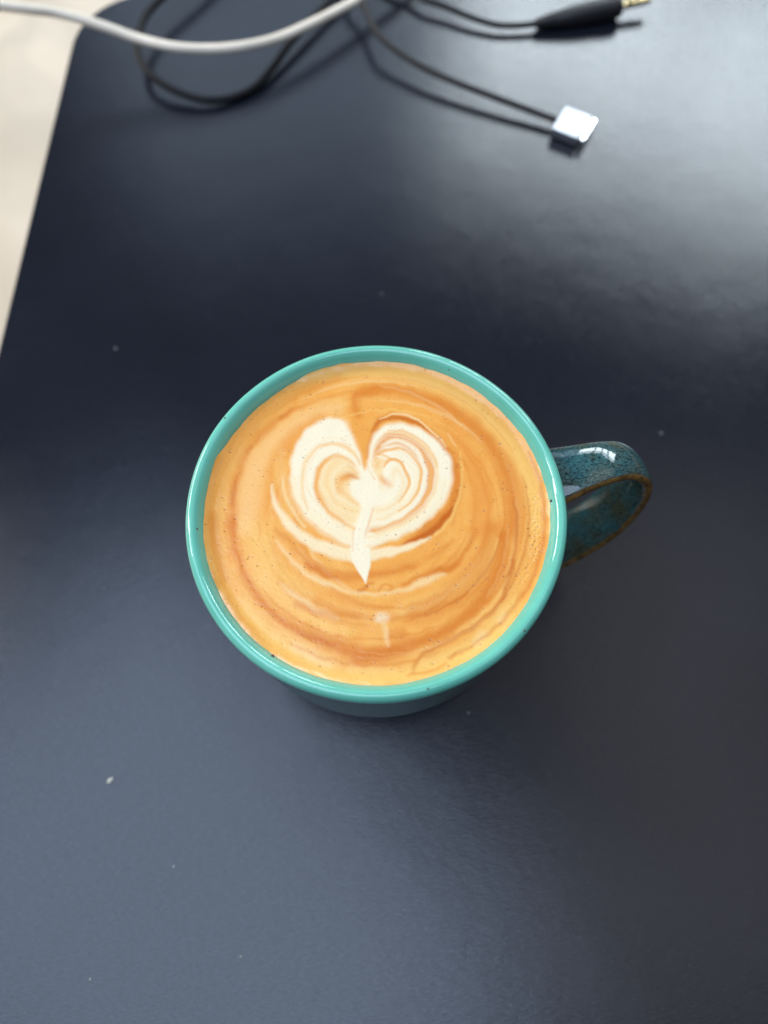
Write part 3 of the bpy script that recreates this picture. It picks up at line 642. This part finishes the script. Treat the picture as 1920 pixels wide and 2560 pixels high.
def waves(x, y, scale, k, seed):
    g = np.random.default_rng(seed)
    o = np.zeros_like(x)
    for i in range(k):
        th = g.uniform(0, 2 * np.pi); f = 2 * np.pi / (scale * g.uniform(.6, 1.6))
        o += np.sin(f * (x * np.cos(th) + y * np.sin(th)) + g.uniform(0, 6.28))
    return o / math.sqrt(k / 2)


wx = X + .11 * waves(X, Y, 5, 7, 1) + .022 * waves(X, Y, 1.4, 8, 2)
wy = Y + .11 * waves(X, Y, 5, 7, 3) + .022 * waves(X, Y, 1.4, 8, 4)
C = np.tile(PAL['B'], (len(X), 1))
mott = np.clip(.5 + .22 * waves(X, Y, 9, 9, 5) + .12 * waves(X, Y, 3, 9, 6), 0, 1)[:, None]
C = C * (1 - .35 * mott) + PAL['L'] * .35 * mott


def mind(px, py, P):
    """signed distance to a stroke: distance to the line minus its half width"""
    d = np.full(len(px), 1e9)
    for a, b_ in zip(P[:-1], P[1:]):
        v = b_[:2] - a[:2]
        L2 = max(v @ v, 1e-9)
        t = np.clip(((px - a[0]) * v[0] + (py - a[1]) * v[1]) / L2, 0, 1)
        e = np.hypot(px - a[0] - t * v[0], py - a[1] - t * v[1]) - (a[2] + t * (b_[2] - a[2]))
        np.minimum(d, e, out=d)
    return d


for kind, colr, al, soft, P in STROKES:
    soft *= 1.6
    P = np.array(P, float)
    if kind == 'F':
        P = np.hstack([P, np.zeros((len(P), 1))])
        P = np.vstack([P, P[:1]])
    Q = catmull(P, 5)
    if kind == 'F':   # round off the traced corners
        L = Q[:-1]
        for _ in range(6):
            L = .25 * np.roll(L, 1, 0) + .5 * L + .25 * np.roll(L, -1, 0)
        Q = np.vstack([L, L[:1]])
    Q[:, 2] = np.maximum(Q[:, 2], .02)
    pad = soft * 1.2 + Q[:, 2].max() + .3
    lo = Q[:, :2].min(0) - pad; hi = Q[:, :2].max(0) + pad
    idx = np.nonzero((wx > lo[0]) & (wx < hi[0]) & (wy > lo[1]) & (wy < hi[1]))[0]
    if not len(idx): continue
    px, py = wx[idx], wy[idx]
    d = mind(px, py, Q)
    if kind == 'F':
        ins = np.zeros(len(idx), bool)
        for a, b_ in zip(Q[:-1], Q[1:]):
            c = (a[1] > py) != (b_[1] > py)
            with np.errstate(divide='ignore', invalid='ignore'):
                xi = a[0] + (py - a[1]) * (b_[0] - a[0]) / (b_[1] - a[1])
            ins ^= c & (px < xi)
        d = np.where(ins, -np.abs(d), np.abs(d))
    s = np.clip(.5 - d / soft, 0, 1)
    s = s * s * (3 - 2 * s) * al
    C[idx] = C[idx] * (1 - s[:, None]) + PAL[colr] * s[:, None]

# rim of the liquid: slightly darker wetted edge
rad = np.hypot(X, Y)
fine = .010 * waves(X, Y, .9, 40, 8) + .012 * rng.normal(size=len(X)) + .008 * waves(X, Y * 2.2, .5, 40, 9)
C *= (1 + fine)[:, None]
milk = np.clip((C[:, 2] - .15) / .4, 0, 1)
H = .012 * waves(X, Y, 6, 8, 10) + .0035 * waves(X, Y, 1.6, 30, 11) + .03 * milk
# burst bubbles: small pits
NB = 820
br = RC * np.sqrt(rng.uniform(.02, .985, NB)); ba = rng.uniform(0, 2 * np.pi, NB)
for k in range(NB):
    bx, by = br[k] * math.cos(ba[k]), br[k] * math.sin(ba[k])
    s = rng.choice([.10, .13, .17, .24], p=[.42, .33, .18, .07])
    if rng.random() < .75 and math.hypot(bx + 1, by - 8) < 13: continue
    i0 = int(np.clip(br[k] / RC * NR - 1, 0, NR - 1)); di = int(s * 2.5 / (RC / NR)) + 2
    rows = np.arange(max(0, i0 - di), min(NR, i0 + di + 1))
    dj = int(s * 2.5 / max(br[k], 2) / (2 * np.pi / NA)) + 2
    cols = (int(ba[k] / (2 * np.pi / NA)) + np.arange(-dj, dj + 1)) % NA
    ii = (rows[:, None] * NA + cols[None, :]).ravel()
    dd = np.hypot(X[ii] - bx, (Y[ii] - by) * 1.25) / s
    g = np.exp(-dd ** 2)
    dk = rng.uniform(.35, .75)
    C[ii] *= 1 - (dk * g)[:, None] * np.array([.75, .95, 1])
    H[ii] -= .10 * g * s / .2
# meniscus climbing the wall
men = np.clip((rad - (RC - 3.4)) / 3.4, 0, 1)
TH = np.arctan2(Y, X)
climb = 1.0 + .10 * np.sin(7 * TH + 1) + .10 * np.sin(13 * TH + 2) - .78 * np.exp(-((TH - R(141)) / R(20)) ** 4) + .07 * np.sin(29 * TH) + .05 * np.sin(53 * TH + 1) + .55 * np.exp(-((TH - R(160)) / .05) ** 2)
H = H + 1.05 * climb * men ** 2.2
# wrinkled, bubbly film along the right hand edge
film = np.exp(-((rad - 37.2) / 1.3) ** 2) * np.clip(1 - np.abs(TH + R(12)) / R(24), 0, 1) ** .7
film2 = np.exp(-((rad - 35.8) / 1.6) ** 2) * np.clip(1 - np.abs(np.abs(TH) - R(172)) / R(20), 0, 1) ** .7
H = H + .075 * film * waves(X, Y, .85, 24, 21)
zc = (79.25 + H) / 1000.0
V = np.empty((len(X) + 1, 3)); V[0] = (0, 0, .07927)
V[1:, 0] = X / 1000; V[1:, 1] = Y / 1000; V[1:, 2] = zc
F = [(0, 1 + j, 1 + (j + 1) % NA) for j in range(NA)]
I = np.arange(NR - 1)[:, None]; J = np.arange(NA)[None, :]; J2 = (J + 1) % NA
quads = np.stack([1 + I * NA + J, 1 + (I + 1) * NA + J, 1 + (I + 1) * NA + J2, 1 + I * NA + J2], -1).reshape(-1, 4)
me = bpy.data.meshes.new("latte")
nt_, nq = NA, len(quads)
me.vertices.add(len(V)); me.vertices.foreach_set('co', V.ravel())
me.loops.add(nt_ * 3 + nq * 4)
me.loops.foreach_set('vertex_index', np.concatenate([np.array(F).ravel(), quads.ravel()]).astype(np.int32))
me.polygons.add(nt_ + nq)
me.polygons.foreach_set('loop_start', np.concatenate([np.arange(nt_) * 3, nt_ * 3 + np.arange(nq) * 4]).astype(np.int32))
me.update(calc_edges=True)
me.validate()
C = np.clip(C * .89, 0.004, .9)
C = np.vstack([C[:NA].mean(0), C])
ca_ = me.color_attributes.new('foam', 'FLOAT_COLOR', 'POINT')
ca_.data.foreach_set('color', np.hstack([C, np.concatenate([[0], np.clip(film, 0, 1)])[:, None]]).ravel())
lt = link("latte", me, M_coffee)
tag(lt, "milky orange coffee with a white poured heart inside the turquoise mug", "coffee")

# ------------------------------------------------------------------ cables
# centre lines in mm (x, y, height above the mat)
# plug top
PLUG = [(80.77,217.33,5.0),(93.28,209.8,5.0),(85.37,197.93,5.0),(73.38,203.82,5.0)]
MAG = [(-14.62,288.45,9.0),(-9.73,281.39,9.0),(-5.81,269.59,9.5),(-1.08,257.11,8.8),(8.17,247.42,7.2),(20.04,238.38,6.2),(31.79,231.64,5.5),(47.89,223.73,4.8),(65.6,215.69,3.8),(77.39,210.2,3.3)]
JCORD = [(11.47,293.84,4.5),(16.3,289.52,4.5),(21.07,285.24,4.5),(29.7,281.44,4.2),(41.1,275.3,3.6),(52.47,270.88,3.0),(62.04,270.2,2.8),(73.1,271.3,3.0)]
JAX = [(73.1,271.3,3.0),(111.39,280.27,5.0),(126.29,282.74,6.0)]
WH = [(-170.58,235.79,38.0),(-163.75,236.18,37.0),(-153.67,236.79,35.0),(-144.16,239.09,32.0),(-135.03,242.78,28.0),(-124.6,242.85,25.0),(-113.76,241.44,22.0),(-102.69,239.52,19.0),(-88.19,237.31,17.0),(-73.89,238.73,15.0),(-59.31,241.77,14.0),(-44.92,249.52,12.0),(-30.11,260.48,11.0),(-16.95,271.73,10.0),(-10.22,277.86,9.5),(-0.19,288.02,9.0)]
LOOP = [(-88.78,296.02,9.0),(-94.45,288.02,9.0),(-100.92,278.6,9.0),(-106.03,267.84,9.0),(-107.97,256.53,8.5),(-107.11,245.48,8.0),(-103.01,236.73,7.0),(-95.58,230.14,5.5),(-86.38,225.69,4.0),(-76.23,223.15,3.0),(-65.43,225.47,2.0),(-55.63,231.95,2.0),(-47.88,243.32,3.0),(-41.02,256.04,4.5),(-32.06,270.48,5.0),(-22.86,284.5,5.0),(-15.48,294.09,5.0)]



def cord(name, P, r, m, parent=None, n=10, seg=16):
    Q = catmull(np.array(P) / 1000.0, n)
    V, F = tube(Q, r, seg)
    return link(name, mesh(name, V, F), m, parent)


wc = empty("white_cable", (-.09, .237, .017), "thick cream white cable arching over the mat's rounded corner", "cable")
cord("cord", WH[2:] + [(14, 303, 9), (30, 330, 8)], .0020, M_white, wc)
sl = cord("shaded_end", WH[:3], .00205, M_cable_shade, wc)  # no separate part: darker colour stands in for shade on this end
sl['label'] = "shaded greyish end of the cable over the cream table"

lc = cord("black_cable", [(-62, 332, 8), (-78, 312, 9)] + LOOP + [(-6, 310, 5), (4, 332, 5)], .0016, M_black)
tag(lc, "thin black cable curled in a loop beneath the cream white cable", "cable")

# charging cable with metal plug
pc = np.array(PLUG).mean(0)
chg = empty("charging_cable", (pc[0] / 1000, pc[1] / 1000, 0), "dark braided cable ending in a square silver metal plug", "charging cable")
cord("cord", [(-30, 335, 6), (-21, 306, 8)] + MAG + [(80.2, 208.6, 3.1)], .0014, M_braid, chg)


def block(name, dims, bev, m, parent, loc, rotz, seg=4, roty=0):
    bm = bmesh.new()
    bmesh.ops.create_cube(bm, size=1)
    bmesh.ops.scale(bm, vec=dims, verts=bm.verts)
    ve = [e for e in bm.edges if abs(e.verts[0].co.z - e.verts[1].co.z) > dims[2] * .5]
    bmesh.ops.bevel(bm, geom=ve, offset=bev[0], segments=seg, affect='EDGES', profile=.5)
    ed = [e for e in bm.edges if len(e.link_faces) == 2 and abs(e.calc_face_angle(0)) > 1.0]
    bmesh.ops.bevel(bm, geom=ed, offset=bev[1], segments=3, affect='EDGES', profile=.5)
    bmesh.ops.rotate(bm, matrix=Matrix.Rotation(roty, 3, 'Y'), verts=bm.verts)
    bmesh.ops.rotate(bm, matrix=Matrix.Rotation(rotz, 3, 'Z'), verts=bm.verts)
    bmesh.ops.translate(bm, vec=loc, verts=bm.verts)
    me = bpy.data.meshes.new(name); bm.to_mesh(me); bm.free()
    o = link(name, me, m, parent, smooth=False)
    return o


ang = math.atan2(-6.7, 12.2)
ca, sa = math.cos(ang), math.sin(ang)
px, py = pc[0] / 1000, pc[1] / 1000
block("plug_housing", (.0122, .0145, .0040), (.0006, .0003), M_alu, chg, (px - .0009 * ca, py - .0009 * sa, .0031), ang)
block("plug_face", (.0020, .0139, .0034), (.0007, .0004), M_alu2, chg, (px + .0068 * ca, py + .0068 * sa, .0031), ang)

# audio cable with jack plug
J0, J1, J2_ = [np.array(p) / 1000 for p in JAX]
aud = empty("audio_cable", (float(J1[0]), float(J1[1]), 0), "black audio cable with a thick plug and bare gold jack tip", "audio cable")
cord("cord", [(-10, 318, 5), (2, 300, 4.5)] + JCORD, .0013, M_black, aud)
ax = (J1 - J0); Lb = np.linalg.norm(ax); ax /= Lb


def along(prof, m, name, seg=40):
    """lathe about the jack's axis: prof = (distance from J0, radius) in mm"""
    P = [J0 + ax * d / 1000 for d, r in prof]
    V, F = tube(P, [r / 1000 for d, r in prof], seg)
    return link(name, mesh(name, V, F), m, aud)


LBm = Lb * 1000
relief = [(-1.0, 1.5), (-.8, 1.9)]
d = -.6
while d < 7.6:
    g = 2.0 + .13 * (d + .6)
    relief += [(d, g + .35), (d + .75, g + .35), (d + .8, g - .15), (d + 1.25, g - .15), (d + 1.3, g + .4)]
    d += 1.35
along(relief, M_jack, "strain_relief")
pb = catmull([(7.4, 2.9), (9, 3.3), (13, 3.9), (19, 4.35), (27, 4.6), (35, 4.65), (LBm - 1.6, 4.6), (LBm - .5, 4.35), (LBm, 3.7), (LBm + .05, 1.0)], 5)
along([(a, b) for a, b in pb if True], M_jack, "plug_body")
for k in range(3):
    dd = LBm - 6.2 + k * 1.5
    along([(dd, 4.55), (dd + .1, 4.85), (dd + .6, 4.85), (dd + .7, 4.55)], M_jack, "grip_ring")
tl = 14.0
s = LBm + .03
along([(s, 1.75), (s + 4.8, 1.75)], M_gold, "jack_sleeve")
along([(s + 4.8, 1.72), (s + 5.4, 1.72)], M_ring, "insulator_ring")
along([(s + 5.4, 1.75), (s + 7.9, 1.75)], M_gold, "jack_ring")
along([(s + 7.9, 1.72), (s + 8.5, 1.72)], M_ring, "insulator_ring")
along([(s + 8.5, 1.75), (s + 11.2, 1.75), (s + 11.9, 1.45), (s + 12.4, 1.45), (s + 13.2, 1.7), (s + 14.2, 1.2), (s + 14.8, .5)], M_gold, "jack_tip")


# ------------------------------------------------------------------ bits of lint on the mat
def speck(x, y, size, stretch, rot, m, label, name="lint_speck"):
    bm = bmesh.new()
    bmesh.ops.create_icosphere(bm, subdivisions=2, radius=size / 2)
    for vv in bm.verts:
        k = 1 + random.uniform(-.3, .3)
        vv.co = Vector((vv.co.x * stretch * k, vv.co.y * k, max(vv.co.z, -size * .2) * .5 * k))
    bmesh.ops.rotate(bm, matrix=Matrix.Rotation(rot, 3, 'Z'), verts=bm.verts)
    me = bpy.data.meshes.new(name); bm.to_mesh(me); bm.free()
    o = link(name, me, m)
    o.location = (x, y, size * .12)
    return tag(o, label, "lint", "specks of lint on the desk mat")


speck(-.0817, -.0574, .0012, 1.9, R(50), M_lint, "largest speck, a pale elongated flake on the mat below the mug's left side")
speck(-.1003, .0972, .0010, 1.2, R(10), M_dust, "dull speck on the dark mat near its left edge, above the mug")
speck(.0285, -.0374, .0008, 1.2, R(80), M_dust, "grey speck in the dark shade close under the mug's lower right")
speck(.1025, .0611, .0010, 1.1, R(0), M_dust, "faint grey speck on the dark mat right of the mug handle")
speck(-.0599, -.0812, .00045, 1.5, R(70), M_lint, "tiny white speck on the mat below the large pale flake")
speck(-.0803, -.1097, .00045, 1.3, R(60), M_lint, "tiny white speck close to the photo's lower left corner")
speck(-.0386, -.1042, .00045, 1.3, R(60), M_lint, "tiny white speck near the bottom edge, left of the middle")
speck(.0010, .1224, .0008, 1.3, R(20), M_dust, "faint speck on the dark mat straight above the mug's far rim")
